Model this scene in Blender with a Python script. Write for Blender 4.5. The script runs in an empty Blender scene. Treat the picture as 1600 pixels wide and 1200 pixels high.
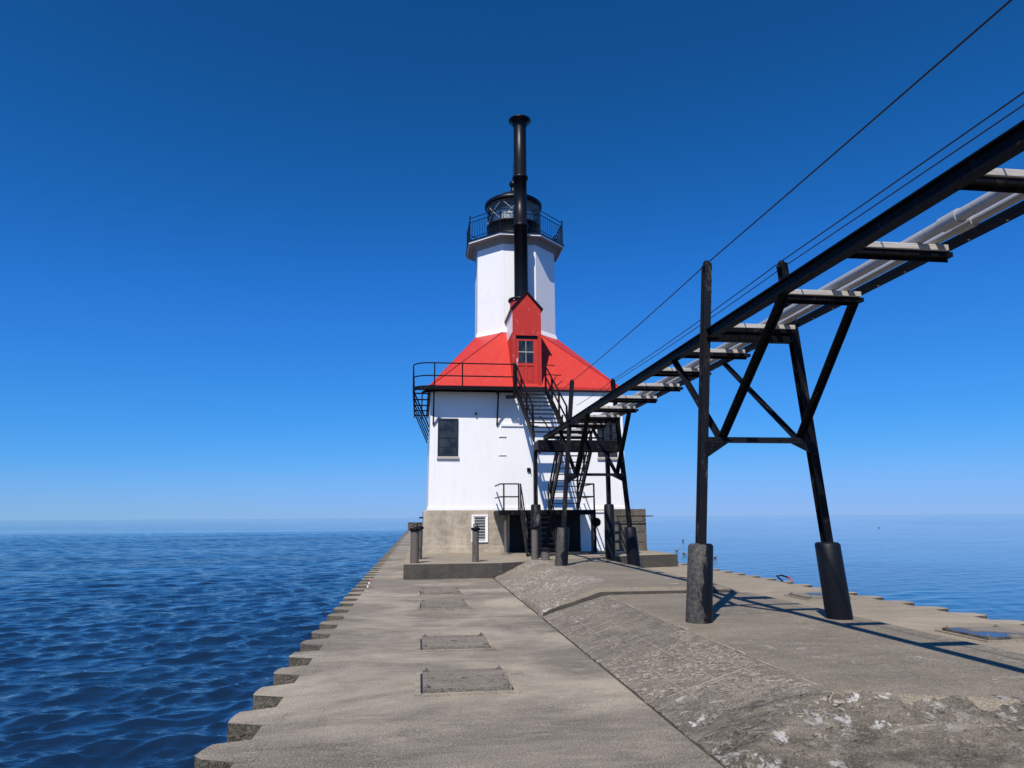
import bpy, bmesh, math, random
import numpy as np
from mathutils import Vector, Matrix
random.seed(7); rng = np.random.default_rng(11)
R = math.radians
scn = bpy.context.scene
col = scn.collection

# ------------------------------------------------------------------ camera
cam_d = bpy.data.cameras.new('camera'); cam = bpy.data.objects.new('camera', cam_d); col.objects.link(cam)
yaw, pitch, roll = R(7.38), R(10.613), R(0.36)
fw = Vector((math.sin(yaw)*math.cos(pitch), math.cos(yaw)*math.cos(pitch), math.sin(pitch)))
r0 = Vector((math.cos(yaw), -math.sin(yaw), 0)); u0 = r0.cross(fw)
rr = r0*math.cos(roll) - u0*math.sin(roll); uu = u0*math.cos(roll) + r0*math.sin(roll)
cam.matrix_world = Matrix(((rr.x, uu.x, -fw.x, 0), (rr.y, uu.y, -fw.y, 0), (rr.z, uu.z, -fw.z, 1.65), (0, 0, 0, 1)))
cam_d.sensor_fit = 'HORIZONTAL'; cam_d.sensor_width = 36.0; cam_d.lens = 1110/1600*36
cam_d.clip_start = 0.05; cam_d.clip_end = 80000
scn.camera = cam

# ------------------------------------------------------------------ sky, sun, exposure
SUN_EL, SUN_AZ = R(52), R(25.6)            # azimuth: behind the camera, towards the left
to_sun = Vector((-math.sin(SUN_AZ)*math.cos(SUN_EL), -math.cos(SUN_AZ)*math.cos(SUN_EL), math.sin(SUN_EL)))
world = bpy.data.worlds.new('World'); scn.world = world; world.use_nodes = True
wn = world.node_tree; wn.nodes.clear()
sky = wn.nodes.new('ShaderNodeTexSky'); sky.sky_type = 'NISHITA'; sky.sun_disc = False
sky.sun_elevation = SUN_EL; sky.sun_rotation = math.atan2(to_sun.x, to_sun.y)
sky.altitude = 0; sky.air_density = 1.0; sky.dust_density = 0.0; sky.ozone_density = 3.0
hs = wn.nodes.new('ShaderNodeHueSaturation'); hs.inputs['Saturation'].default_value = 1.0
bgn = wn.nodes.new('ShaderNodeBackground'); bgn.inputs['Strength'].default_value = 0.10
wo = wn.nodes.new('ShaderNodeOutputWorld')
wn.links.new(sky.outputs[0], hs.inputs['Color'])
# one colour grade for the whole sky (deep polarised blue of a clear lake day)
vm_ = wn.nodes.new('ShaderNodeVectorMath'); vm_.operation = 'SCALE'; vm_.inputs['Scale'].default_value = .1; wn.links.new(hs.outputs[0], vm_.inputs[0])
rc_ = wn.nodes.new('ShaderNodeRGBCurve'); wn.links.new(vm_.outputs[0], rc_.inputs['Color'])
for i_, pts_ in enumerate((((0, 0), (.082, .0065), (.108, .0095), (.19, .027), (.47, .1), (.67, .18), (1, .26)),
                           ((0, 0), (.147, .077), (.188, .11), (.318, .207), (.657, .392), (.806, .45), (1, .48)),
                           ((0, 0), (.279, .275), (.345, .39), (.52, .70), (.63, .79), (.756, .9), (1, 1)))):
    cu_ = rc_.mapping.curves[i_]
    cu_.points[0].location = pts_[0]; cu_.points[1].location = pts_[-1]
    for p_ in pts_[1:-1]: cu_.points.new(*p_)
rc_.mapping.update()
cb_ = wn.nodes.new('ShaderNodeVectorMath'); cb_.operation = 'SCALE'; cb_.inputs['Scale'].default_value = 10; wn.links.new(rc_.outputs[0], cb_.inputs[0])
wn.links.new(cb_.outputs[0], bgn.inputs['Color']); wn.links.new(bgn.outputs[0], wo.inputs[0])
sd = bpy.data.lights.new('sun', 'SUN'); sd.energy = 5.0; sd.angle = R(0.53); sd.color = (1.0, 0.94, 0.85)
so = bpy.data.objects.new('sun', sd); col.objects.link(so)
so.rotation_euler = (-to_sun).to_track_quat('-Z', 'Y').to_euler(); so.location = (-20, -40, 60)
scn.view_settings.view_transform = 'Standard'; scn.view_settings.look = 'None'
scn.view_settings.exposure = 0.0; scn.view_settings.gamma = 1.0; scn.view_settings.use_curve_mapping = False
scn.cycles.max_bounces = 8; scn.cycles.transparent_max_bounces = 12

# ------------------------------------------------------------------ material helpers
class NT:
    def __init__(s, name):
        s.m = bpy.data.materials.new(name); s.m.use_nodes = True; s.t = s.m.node_tree; s.t.nodes.clear()
        s.out = s.n('ShaderNodeOutputMaterial'); s.b = s.n('ShaderNodeBsdfPrincipled')
        s.l(s.b.outputs[0], s.out.inputs[0]); s.pos = s.n('ShaderNodeNewGeometry').outputs['Position']
    def n(s, t, **k):
        x = s.t.nodes.new(t)
        for a, v in k.items(): setattr(x, a, v)
        return x
    def l(s, a, b): s.t.links.new(a, b)
    def set(s, sock, v):
        if hasattr(v, 'links') or isinstance(v, bpy.types.NodeSocket): s.l(v, sock)
        else: sock.default_value = v
    def map(s, scale=(1, 1, 1), rot=(0, 0, 0), loc=(0, 0, 0)):
        x = s.n('ShaderNodeMapping'); s.l(s.pos, x.inputs[0])
        x.inputs['Scale'].default_value = scale; x.inputs['Rotation'].default_value = rot; x.inputs['Location'].default_value = loc
        return x.outputs[0]
    def noise(s, scale, detail=4, rough=.55, vec=None, dist=0.0):
        x = s.n('ShaderNodeTexNoise'); s.l(vec or s.pos, x.inputs['Vector'])
        x.inputs['Scale'].default_value = scale; x.inputs['Detail'].default_value = detail
        x.inputs['Roughness'].default_value = rough; x.inputs['Distortion'].default_value = dist
        return x.outputs['Fac']
    def voro(s, scale, vec=None, feature='F1'):
        x = s.n('ShaderNodeTexVoronoi', feature=feature); s.l(vec or s.pos, x.inputs['Vector']); x.inputs['Scale'].default_value = scale
        return x.outputs['Distance']
    def ramp(s, fac, lo, hi, a=0.0, b=1.0):
        x = s.n('ShaderNodeMapRange'); s.l(fac, x.inputs[0])
        for i, v in zip((1, 2, 3, 4), (lo, hi, a, b)): x.inputs[i].default_value = v
        return x.outputs[0]
    def math(s, op, a, b=0.0):
        x = s.n('ShaderNodeMath', operation=op); s.set(x.inputs[0], a); s.set(x.inputs[1], b); return x.outputs[0]
    def mix(s, fac, a, b, mode='MIX'):
        x = s.n('ShaderNodeMix', data_type='RGBA', blend_type=mode)
        s.set(x.inputs[0], fac)
        s.set(x.inputs[6], (*a, 1) if isinstance(a, tuple) else a); s.set(x.inputs[7], (*b, 1) if isinstance(b, tuple) else b)
        return x.outputs[2]
    def bump(s, h, dist, strength=1.0, normal=None):
        x = s.n('ShaderNodeBump'); x.inputs['Distance'].default_value = dist; s.set(x.inputs['Strength'], strength)
        s.l(h, x.inputs['Height'])
        if normal is not None: s.l(normal, x.inputs['Normal'])
        return x.outputs[0]
    def fin(s, color=None, rough=.6, normal=None, metal=0.0, spec=.5):
        if color is not None: s.set(s.b.inputs['Base Color'], (*color, 1) if isinstance(color, tuple) else color)
        s.set(s.b.inputs['Roughness'], rough); s.set(s.b.inputs['Metallic'], metal); s.b.inputs['Specular IOR Level'].default_value = spec
        if normal is not None: s.l(normal, s.b.inputs['Normal'])
        return s.m

M = {}
def concrete(name, mid, dark, light, sand=.0, white=.0, pits=.0, streak=(.7, 4, 1), bumpd=.012, sandmap=(.35, .55, 1), whitescale=5.0, wlo=.60, speck=.0, blotch=.0, cracks=.0):
    mid, dark, light = (tuple(a*b for a, b in zip(c_, (1.03, 1.0, .955))) for c_ in (mid, dark, light))
    k = NT(name)
    big = k.noise(.9, 9, .68, k.map(streak), .3); fine = k.noise(28, 6, .7); med = k.noise(4.5, 6, .65, k.map((.6, 1.6, 1.6)))
    c = k.mix(k.ramp(big, .38, .62), dark, mid)
    if blotch: c = k.mix(k.math('MULTIPLY', k.ramp(k.noise(.9, 6, .65, k.map((1, 1, .8), loc=(4, 2, 6))), .5, .62), blotch), c, dark)
    c = k.mix(k.ramp(med, .45, .75, 0, .65), c, light)
    if sand:
        sn = k.noise(.75, 10, .68, k.map(sandmap, loc=(3.1, 1.7, 0)), .6)
        c = k.mix(k.math('MULTIPLY', k.ramp(sn, .45, .62), sand), c, tuple(x*1.32 for x in light))
    c = k.mix(k.ramp(fine, .3, .7, .28, 0), c, (.06, .053, .042))
    if speck:
        sk = k.noise(70, 3, .8); c = k.mix(k.math('MULTIPLY', k.ramp(sk, .53, .63), speck), c, tuple(min(x*1.7, .7) for x in light)); c = k.mix(k.math('MULTIPLY', k.ramp(sk, .47, .36), speck), c, tuple(x*.35 for x in dark))
    if cracks:
        wv = k.n('ShaderNodeMix', data_type='VECTOR'); wn_ = k.n('ShaderNodeTexNoise'); k.l(k.pos, wn_.inputs['Vector']); wn_.inputs['Scale'].default_value = 1.7; wn_.inputs['Detail'].default_value = 6
        wv.inputs[0].default_value = .35; k.l(k.pos, wv.inputs[4]); k.l(wn_.outputs['Color'], wv.inputs[5])
        vd = k.voro(.55, wv.outputs[1], 'DISTANCE_TO_EDGE'); gt = k.noise(.45, 2, .5, k.map((1, 1, 1), loc=(3, 9, 1)))
        ck = k.math('MULTIPLY', k.ramp(vd, .011, .004), k.ramp(gt, .5, .56)); c = k.mix(k.math('MULTIPLY', ck, cracks), c, (.045, .04, .033))
        fl = k.math('MULTIPLY', k.ramp(k.noise(1.2, 7, .7, k.map((1.3, 9, 1))), .60, .68), .55); c = k.mix(fl, c, tuple(x*1.35 for x in light))
    h = k.math('ADD', k.math('MULTIPLY', fine, .45), k.math('MULTIPLY', med, .8))
    if pits:
        v = k.noise(15, 5, .75, k.map((1, 1, 1), loc=(9, 4, 2)), .6); gate = k.noise(1.3, 3, .6, k.map((.7, 1, 1), loc=(2, 8, 1)))
        p = k.math('MULTIPLY', k.ramp(v, .52, .57), k.ramp(gate, .42, .58, .08, 1))
        c = k.mix(k.math('MULTIPLY', p, pits), c, tuple(x*1.15 for x in light))
        v2 = k.math('MULTIPLY', k.ramp(k.noise(15, 5, .75, k.map((1, 1, 1), loc=(9.03, 4.02, 2)), .6), .60, .64), k.ramp(gate, .35, .55, .2, 1))
        c = k.mix(k.math('MULTIPLY', v2, .6), c, (.05, .045, .037))
        h = k.math('SUBTRACT', k.math('SUBTRACT', h, k.math('MULTIPLY', p, .12)), k.math('MULTIPLY', v2, .5))
    if white:
        w = k.noise(whitescale, 6, .72, k.map((1, 1, 1), loc=(5, 5, 5)), .5); g2 = k.noise(.8, 2, .5, k.map((1, 1, 1), loc=(7, 1, 3)))
        wm = k.math('MULTIPLY', k.ramp(w, wlo, wlo+.05), k.ramp(g2, .42, .58))
        c = k.mix(k.math('MULTIPLY', wm, white), c, (.62, .6, .56))
    M[name] = k.fin(c, .92, k.bump(h, bumpd), spec=.25)
concrete('walk', (.22, .198, .163), (.125, .114, .096), (.32, .283, .226), sand=1.0, speck=.55, streak=(.7, 1.7, 1), sandmap=(.5, .62, 1), cracks=.001)
concrete('spine', (.155, .138, .113), (.105, .095, .08), (.33, .29, .232), white=.45, pits=.85, streak=(3, .7, 1), bumpd=.012, speck=.5)
concrete('spine_top', (.2, .177, .14), (.14, .125, .1), (.27, .235, .18), white=.35, bumpd=.012, sand=.3, speck=.5, streak=(.9, 1.7, 1), cracks=.001)
concrete('rough', (.15, .134, .109), (.065, .06, .051), (.36, .318, .255), white=1.0, pits=1.0, streak=(1.6, 1.2, 1), bumpd=.05, whitescale=6, wlo=.55, speck=.25)
concrete('spall', (.24, .212, .168), (.13, .117, .095), (.4, .35, .275), white=1.0, pits=1.0, streak=(3, 1, 1), bumpd=.04, whitescale=9, wlo=.55, speck=.6)
concrete('rdeck', (.3, .262, .2), (.23, .2, .155), (.36, .312, .24), sand=.5, white=.2, speck=.4)
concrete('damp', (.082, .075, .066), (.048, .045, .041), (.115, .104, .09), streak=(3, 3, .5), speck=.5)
concrete('tooth', (.25, .22, .172), (.15, .134, .108), (.34, .297, .228), white=.4, pits=.6, bumpd=.02, speck=.5, streak=(.7, 1.7, 1), sand=.6)
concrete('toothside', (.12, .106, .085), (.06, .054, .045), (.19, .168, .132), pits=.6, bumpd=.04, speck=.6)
concrete('fin', (.42, .37, .29), (.3, .265, .21), (.5, .44, .35))
concrete('founda', (.56, .485, .375), (.3, .264, .21), (.66, .575, .45), white=.3, streak=(2.0, 2.0, .5), bumpd=.012, speck=.3, blotch=.8)
concrete('fblock', (.135, .122, .1), (.07, .065, .056), (.21, .186, .15), streak=(2, 2, .8), speck=.5)
concrete('lid', (.215, .193, .16), (.14, .127, .106), (.3, .268, .22), pits=.4, bumpd=.012, speck=.5)

k = NT('wetlid'); pn = k.noise(1.5, 5, .6, k.map((1, 1, 1), loc=(2, 2, 0))); pf = k.ramp(pn, .5, .6)
M['wetlid'] = k.fin(k.mix(pf, (.2, .175, .135), (.04, .038, .036)), k.ramp(pf, 0, 1, .9, .22), spec=.4)
def paint(name, colr, rough, chips=None, chipamt=0.0, var=.1, dirt=None, dirtamt=0.0, chipscale=7, spec=.5, bumpd=.002):
    k = NT(name); n1 = k.noise(1.1, 4, .6); n2 = k.noise(30, 4, .6)
    c = k.mix(k.ramp(n1, .3, .7, var, 0), colr, tuple(x*.6 for x in colr))
    if dirt:
        d = k.noise(1.6, 6, .7, k.map((3.5, 3.5, .35)))
        c = k.mix(k.math('MULTIPLY', k.ramp(d, .5, .8), dirtamt), c, dirt)
    r = rough
    if chips:
        if name == 'white':
            ru = k.math('MULTIPLY', k.ramp(k.noise(1.0, 5, .6, k.map((9, 9, .3), loc=(3, 1, 7))), .66, .76), k.ramp(k.noise(.7, 3, .5, k.map((1, 1, 1), loc=(8, 2, 4))), .52, .62)); c = k.mix(k.math('MULTIPLY', ru, .4), c, (.5, .36, .24))
        cn = k.noise(chipscale, 7, .75, k.map((1, 1, .45))); f = k.math('MULTIPLY', k.ramp(cn, .57, .63), chipamt)
        c = k.mix(f, c, chips); r = k.math('ADD', k.math('MULTIPLY', f, .3), rough)
    M[name] = k.fin(c, r, k.bump(n2, bumpd), spec=spec)
paint('white', (.9, .89, .865), .45, chips=(.42, .36, .3), chipamt=.10, var=.03, dirt=(.6, .56, .5), dirtamt=.14, chipscale=4)
paint('red', (.55, .042, .031), .42, chips=(.5, .13, .11), chipamt=.3, var=.10, dirt=(.52, .075, .06), dirtamt=.45, spec=.22)
paint('redflat', (.5, .034, .026), .5, chips=(.55, .2, .17), chipamt=.4, var=.1, dirt=(.48, .06, .048), dirtamt=.3, spec=.2)
paint('black', (.0045, .005, .0075), .55, chips=(.05, .042, .034), chipamt=.5, var=.3, chipscale=9, spec=.12)
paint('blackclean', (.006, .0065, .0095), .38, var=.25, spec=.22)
paint('grate', (.012, .0125, .015), .55, var=.3, spec=.2)
paint('worn', (.008, .009, .012), .5, chips=(.16, .15, .135), chipamt=.7, var=.2, chipscale=2.6, bumpd=.004, spec=.2)
paint('postwear', (.009, .0095, .012), .5, chips=(.12, .1, .082), chipamt=.5, var=.3, chipscale=3.2, bumpd=.004, spec=.2)
paint('galv', (.38, .385, .39), .42, var=.25, dirt=(.3, .29, .28), dirtamt=.6)
paint('rustpipe', (.13, .112, .092), .7, chips=(.035, .033, .033), chipamt=.8, var=.3, chipscale=3)
paint('frame', (.02, .021, .024), .4, var=.2)
paint('sill', (.5, .46, .4), .6, var=.2)
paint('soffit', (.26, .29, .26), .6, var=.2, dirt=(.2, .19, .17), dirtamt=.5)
paint('cable', (.02, .018, .018), .5, var=.1)
paint('hazardred', (.4, .03, .025), .5, chips=(.7, .7, .68), chipamt=.6, chipscale=12)
paint('bar', (.62, .62, .6), .5, var=.2)
paint('lining', (.8, .79, .75), .3, var=.1)
k = NT('timber'); g = k.noise(3, 6, .7, k.map((1.2, 14, 14))); g2 = k.noise(1.2, 3, .5)
M['timber'] = k.fin(k.mix(k.ramp(g2, .35, .65, 0, .4), k.mix(k.ramp(g, .3, .7), (.36, .335, .3), (.6, .565, .51)), (.4, .36, .31)), .85, k.bump(g, .006), spec=.2)
k = NT('pane'); M['pane'] = k.fin(k.mix(k.ramp(k.noise(2.2, 3), .4, .65), (.012, .014, .018), (.05, .05, .048)), .12, k.bump(k.noise(1.7, 2), .01), spec=.5)
k = NT('feather'); M['feather'] = k.fin(k.mix(k.ramp(k.noise(9, 3), .4, .6), (.3, .28, .25), (.06, .055, .05)), .8)
k = NT('lantern_glass'); k.t.nodes.remove(k.b)
tr = k.n('ShaderNodeBsdfTransparent'); tr.inputs[0].default_value = (.82, .86, .88, 1); gl = k.n('ShaderNodeBsdfGlossy'); gl.inputs['Roughness'].default_value = .03
fr = k.n('ShaderNodeFresnel'); fr.inputs[0].default_value = 1.25; mx = k.n('ShaderNodeMixShader')
k.l(fr.outputs[0], mx.inputs[0]); k.l(tr.outputs[0], mx.inputs[1]); k.l(gl.outputs[0], mx.inputs[2]); k.l(mx.outputs[0], k.out.inputs[0]); M['lantern_glass'] = k.m
# water: dark body, mirror-like skin; 'chop' is stored per vertex (wind-roughened lake side, calm lee side)
k = NT('water'); at = k.n('ShaderNodeAttribute', attribute_name='chop').outputs['Fac']
w0 = k.noise(15, 3, .55, k.map((.75, 1.35, 1), (0, 0, .5))); w1 = k.noise(5.5, 4, .6, k.map((.6, 1.4, 1), (0, 0, .3))); w2 = k.noise(1.3, 5, .6, k.map((.45, 1.5, 1), (0, 0, .2)))
h = k.math('ADD', k.math('MULTIPLY', w0, .11), k.math('ADD', k.math('MULTIPLY', w1, .26), k.math('MULTIPLY', w2, .75)))
gust = k.math('MULTIPLY', k.ramp(k.noise(.3, 5, .65, k.map((.3, 1.0, 1), (0, 0, .12)), .4), .38, .62, .35, 1.7), k.ramp(k.noise(.035, 4, .6, k.map((.35, 1.0, 1))), .35, .65, .55, 1.45))
M['water'] = k.fin((.007, .021, .05), .025, k.bump(h, .2, k.math('MULTIPLY', at, gust)), spec=.5); k.b.inputs['IOR'].default_value = 1.42

# ------------------------------------------------------------------ geometry helpers
ORG = {}
class MB:
    def __init__(s): s.v = []; s.f = []; s.mi = []; s.sm = []
    def add(s, vs, fs, mi=0, smooth=False):
        o = len(s.v); s.v += [tuple(v) for v in vs]
        for f in fs: s.f.append(tuple(i+o for i in f)); s.mi.append(mi); s.sm.append(smooth)
        return s
    def box(s, x0, x1, y0, y1, z0, z1, mi=0):
        return s.add([(x0,y0,z0),(x1,y0,z0),(x1,y1,z0),(x0,y1,z0),(x0,y0,z1),(x1,y0,z1),(x1,y1,z1),(x0,y1,z1)],
            [(0,3,2,1),(4,5,6,7),(0,1,5,4),(1,2,6,5),(2,3,7,6),(3,0,4,7)], mi)
    def bar(s, a, b, w, h, up=(0,0,1), mi=0):
        a = Vector(a); b = Vector(b); d = (b-a).normalized(); up = Vector(up)
        if abs(d.dot(up)) > .98: up = Vector((0,1,0))
        sx = d.cross(up).normalized(); uz = sx.cross(d)
        vs = [p + sx*i*w/2 + uz*j*h/2 for p in (a, b) for i, j in ((-1,-1),(1,-1),(1,1),(-1,1))]
        return s.add(vs, [(0,1,2,3),(7,6,5,4),(0,4,5,1),(1,5,6,2),(2,6,7,3),(3,7,4,0)], mi)
    def tube(s, pts, r, n=8, mi=0, r2=None, caps=True):
        pts = [Vector(p) for p in pts]; rings = []; prev = None
        for i, p in enumerate(pts):
            d = (pts[min(i+1, len(pts)-1)] - pts[max(i-1, 0)]).normalized()
            if prev is None:
                u = d.cross(Vector((0,0,1)))
                if u.length < .1: u = d.cross(Vector((0,1,0)))
                u.normalize()
            else: u = (prev - d*prev.dot(d)).normalized()
            prev = u; w = d.cross(u); q = r if r2 is None else r + (r2-r)*i/(len(pts)-1)
            rings.append([p + (u*math.cos(2*math.pi*j/n) + w*math.sin(2*math.pi*j/n))*q for j in range(n)])
        vs = [v for rg in rings for v in rg]; fs = []
        for i in range(len(pts)-1):
            for j in range(n): fs.append((i*n+j, i*n+(j+1)%n, (i+1)*n+(j+1)%n, (i+1)*n+j))
        s.add(vs, fs, mi, True)
        if caps: s.add(rings[0], [tuple(range(n))[::-1]], mi); s.add(rings[-1], [tuple(range(n))], mi)
        return s
    def lathe(s, c, prof, n=24, mi=0, smooth=True, phase=0.0, close=True):
        vs = []; fs = []
        for (r, z) in prof:
            for j in range(n):
                a = phase + 2*math.pi*j/n; vs.append((c[0]+r*math.cos(a), c[1]+r*math.sin(a), c[2]+z))
        for i in range(len(prof)-1):
            for j in range(n): fs.append((i*n+j, i*n+(j+1)%n, (i+1)*n+(j+1)%n, (i+1)*n+j))
        s.add(vs, fs, mi, smooth)
        if close:
            if prof[0][0] > 1e-4: s.add(vs[:n], [tuple(range(n))[::-1]], mi)
            if prof[-1][0] > 1e-4: s.add(vs[-n:], [tuple(range(n))], mi)
        return s
    def prism(s, poly, z0, z1, mi=0, ms=None):
        n = len(poly); vs = [(x, y, z0) for x, y in poly] + [(x, y, z1) for x, y in poly]
        s.add(vs, [tuple(range(n, 2*n)), tuple(range(n))[::-1]], mi)
        return s.add(vs, [(i, (i+1)%n, n+(i+1)%n, n+i) for i in range(n)], mi if ms is None else ms)
    def plate(s, pts, t, nrm):
        nrm = Vector(nrm).normalized()*t; n = len(pts); vs = [Vector(p) for p in pts]; vs = vs + [v + nrm for v in vs]
        return s.add(vs, [tuple(range(n))[::-1], tuple(range(n, 2*n))] + [(i, (i+1)%n, n+(i+1)%n, n+i) for i in range(n)])
    def studs(s, a, b, n, r, nrm):
        a = Vector(a); b = Vector(b); nrm = Vector(nrm).normalized(); u = nrm.orthogonal().normalized(); w = nrm.cross(u)
        for i in range(n):
            p = a + (b-a)*(i/(max(n-1, 1))); ring = [p + (u*math.cos(t) + w*math.sin(t))*r for t in (0, 1.571, 3.142, 4.712)]
            s.add(ring + [p + nrm*r*.8], [(0,1,4),(1,2,4),(2,3,4),(3,0,4)])
        return s
    def build(s, name, mats, parent=None, bevel=0.0, fix=True):
        o3 = ORG.get(parent.name, (0, 0, 0)) if parent else (0, 0, 0)
        me = bpy.data.meshes.new(name); me.from_pydata([(v[0]-o3[0], v[1]-o3[1], v[2]-o3[2]) for v in s.v], [], s.f)
        for m in (mats if isinstance(mats, (list, tuple)) else [mats]): me.materials.append(M[m])
        me.polygons.foreach_set('material_index', s.mi); me.polygons.foreach_set('use_smooth', s.sm)
        if fix:
            bm = bmesh.new(); bm.from_mesh(me); bmesh.ops.recalc_face_normals(bm, faces=bm.faces); bm.to_mesh(me); bm.free()
        me.update(); o = bpy.data.objects.new(name, me); col.objects.link(o)
        if parent: o.parent = parent; ORG[o.name] = o3
        if bevel:
            b = o.modifiers.new('bevel', 'BEVEL'); b.width = bevel; b.segments = 2; b.limit_method = 'ANGLE'; b.angle_limit = R(40)
        return o
def tag(o, label, cat, group=None):
    o['label'] = label; o['category'] = cat
    if group: o['group'] = group
    return o
def thing(name, loc, label, cat, group=None):
    o = bpy.data.objects.new(name, None); o.empty_display_size = .3; col.objects.link(o); o.location = loc; ORG[o.name] = tuple(loc)
    return tag(o, label, cat, group)
def piece(src, parent, loc, rot=None):                    # a further object on the same mesh
    o = bpy.data.objects.new(src.name.split('.')[0], src.data); col.objects.link(o); o.parent = parent
    o3 = ORG.get(parent.name, (0,0,0)); o.location = Vector(loc) - Vector(o3) + Vector((0,0,0))
    if rot: o.rotation_euler = rot
    for md in src.modifiers:
        m = o.modifiers.new(md.name, md.type); m.width = md.width; m.segments = md.segments; m.limit_method = md.limit_method; m.angle_limit = md.angle_limit
    ORG[o.name] = o3; return o
def structure(o): o['kind'] = 'structure'; return o
def stuff(o): o['kind'] = 'stuff'; return o

def vnoise(x, y, seed=0):
    xi = np.floor(x).astype(np.int64); yi = np.floor(y).astype(np.int64); fx = x-xi; fy = y-yi
    fx = fx*fx*(3-2*fx); fy = fy*fy*(3-2*fy)
    def hsh(a, b):
        n = (a*374761393 + b*668265263 + seed*974711) & 0x7fffffff; n = ((n ^ (n >> 13))*1274126177) & 0x7fffffff
        return ((n ^ (n >> 16)) & 0xffff)/65535.0
    return (hsh(xi, yi)*(1-fx) + hsh(xi+1, yi)*fx)*(1-fy) + (hsh(xi, yi+1)*(1-fx) + hsh(xi+1, yi+1)*fx)*fy
def fbm(x, y, o=4, seed=0):
    t = 0; a = .5
    for i in range(o): t = t + a*vnoise(x*2**i, y*2**i, seed+i); a *= .5
    return t - .47
def sstep(a, b, x): t = np.clip((x-a)/(b-a), 0, 1); return t*t*(3-2*t)
def grid_obj(name, xs, ys, zf, mats, mif=None, parent=None, skirt=None):
    X, Y = np.meshgrid(xs, ys); Z = zf(X, Y); ny, nx = X.shape
    vs = np.stack([X, Y, Z], -1).reshape(-1, 3); ii = np.arange(ny*nx).reshape(ny, nx)
    q = np.stack([ii[:-1,:-1], ii[:-1,1:], ii[1:,1:], ii[1:,:-1]], -1).reshape(-1, 4)
    fs = [tuple(f) for f in q.tolist()]; mi = [0]*len(fs)
    if mif is not None:
        cxy = vs[q].mean(1); mi = mif(cxy[:,0], cxy[:,1], cxy[:,2]).astype(int).tolist()
    vl = vs.tolist(); sm = [True]*len(fs)
    if skirt is not None:
        for edge, mt in ((ii[0,:], skirt[1]), (ii[-1,:][::-1], skirt[1]), (ii[:,0][::-1], 0), (ii[:,-1], 0)):
            b = len(vl); e = edge.tolist()
            vl += [list(vl[i]) for i in e]; vl += [[vl[i][0], vl[i][1], skirt[0]] for i in e]; n = len(e)
            for i in range(n-1): fs.append((b+i, b+n+i, b+n+i+1, b+i+1)); mi.append(mt); sm.append(False)
    m = MB(); m.v = vl; m.f = fs; m.mi = mi; m.sm = sm
    return m.build(name, mats, parent, fix=False)

# ------------------------------------------------------------------ water
WL = -1.1
def build_water():
    rad = [3.0]
    def step(r): return .02*r if r < 5 else min(.0048*r, .30) if r < 170 else .03*r if r < 2000 else .12*r
    while rad[-1] < 60000: rad.append(rad[-1] + step(rad[-1]))
    rad = np.array(rad); th = np.concatenate([np.linspace(-78, -38, 40), np.linspace(-38, 54, 640)[1:], np.linspace(54, 282, 130)[1:]])
    T, RD = np.meshgrid(np.radians(th), rad); X = RD*np.sin(T); Y = RD*np.cos(T)
    left = 1 - sstep(0, 6, X); dist = RD
    edge = 135 + 60*fbm(X/90, Y/90, 3, 5) + .12*np.abs(X)
    ch = left*(1 - .72*sstep(edge*.8, edge*1.35, dist)) + (1-left)*.17
    ch = ch*(.72 + .9*(fbm(X/35, Y/14, 3, 9)+.3))
    zx = np.zeros_like(X); zy = np.zeros_like(X); z = np.zeros_like(X)
    sp = np.where(RD < 170, np.minimum(RD*.0048, .30), .30 + (RD-170)*.03)*2.4
    N = 58
    for i in range(N):
        L = .14*(1.8/.14)**(i/(N-1)); L *= rng.uniform(.92, 1.08); kk = 2*math.pi/L
        ang = R(160) + rng.normal(0, .5)                     # travelling in off the open lake
        dx, dy = math.sin(ang), math.cos(ang); ph = rng.uniform(0, 6.28)
        steep = .054*(1.2 if L < .4 else (.4/L)**.55)
        fade = np.clip((L/sp-1)/1.2, 0, 1)
        grp = .1 + 1.8*vnoise(X/(L*2.6)+i*7, Y/(L*2.6)+i*3, i)
        A = steep/kk*fade*grp*ch; p = kk*(X*dx+Y*dy)+ph
        z += A*np.cos(p); zx -= .75*dx*A*np.sin(p); zy -= .75*dy*A*np.sin(p)
    V = np.stack([X+zx, Y+zy, z+WL], -1).reshape(-1, 3); nr, nt = X.shape
    ii = np.arange(nr*nt).reshape(nr, nt)
    q = np.stack([ii[:-1,:-1], ii[1:,:-1], ii[1:,1:], ii[:-1,1:]], -1)
    # no water inside the pier's own body
    Xc = .25*(X[:-1,:-1]+X[1:,:-1]+X[1:,1:]+X[:-1,1:]); Yc = .25*(Y[:-1,:-1]+Y[1:,:-1]+Y[1:,1:]+Y[:-1,1:])
    q = q[~((Xc > -.6) & (Xc < 8.6) & (Yc < 99) & (Yc > -40))].reshape(-1, 4)
    me = bpy.data.meshes.new('water'); me.vertices.add(len(V)); me.vertices.foreach_set('co', V.ravel())
    me.loops.add(len(q)*4); me.loops.foreach_set('vertex_index', q[:, ::-1].ravel().astype(np.int32))
    me.polygons.add(len(q)); me.polygons.foreach_set('loop_start', np.arange(len(q), dtype=np.int32)*4)
    me.polygons.foreach_set('use_smooth', np.ones(len(q), bool)); me.update(calc_edges=True)
    a = me.attributes.new('chop', 'FLOAT', 'POINT'); bs = ch*(.5+.25*sstep(15, 70, RD)+.6*sstep(150, 260, RD))
    a.data.foreach_set('value', bs.ravel().astype(np.float32)); me.materials.append(M['water'])
    o = bpy.data.objects.new('water', me); col.objects.link(o); structure(o); return o
build_water()

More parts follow.
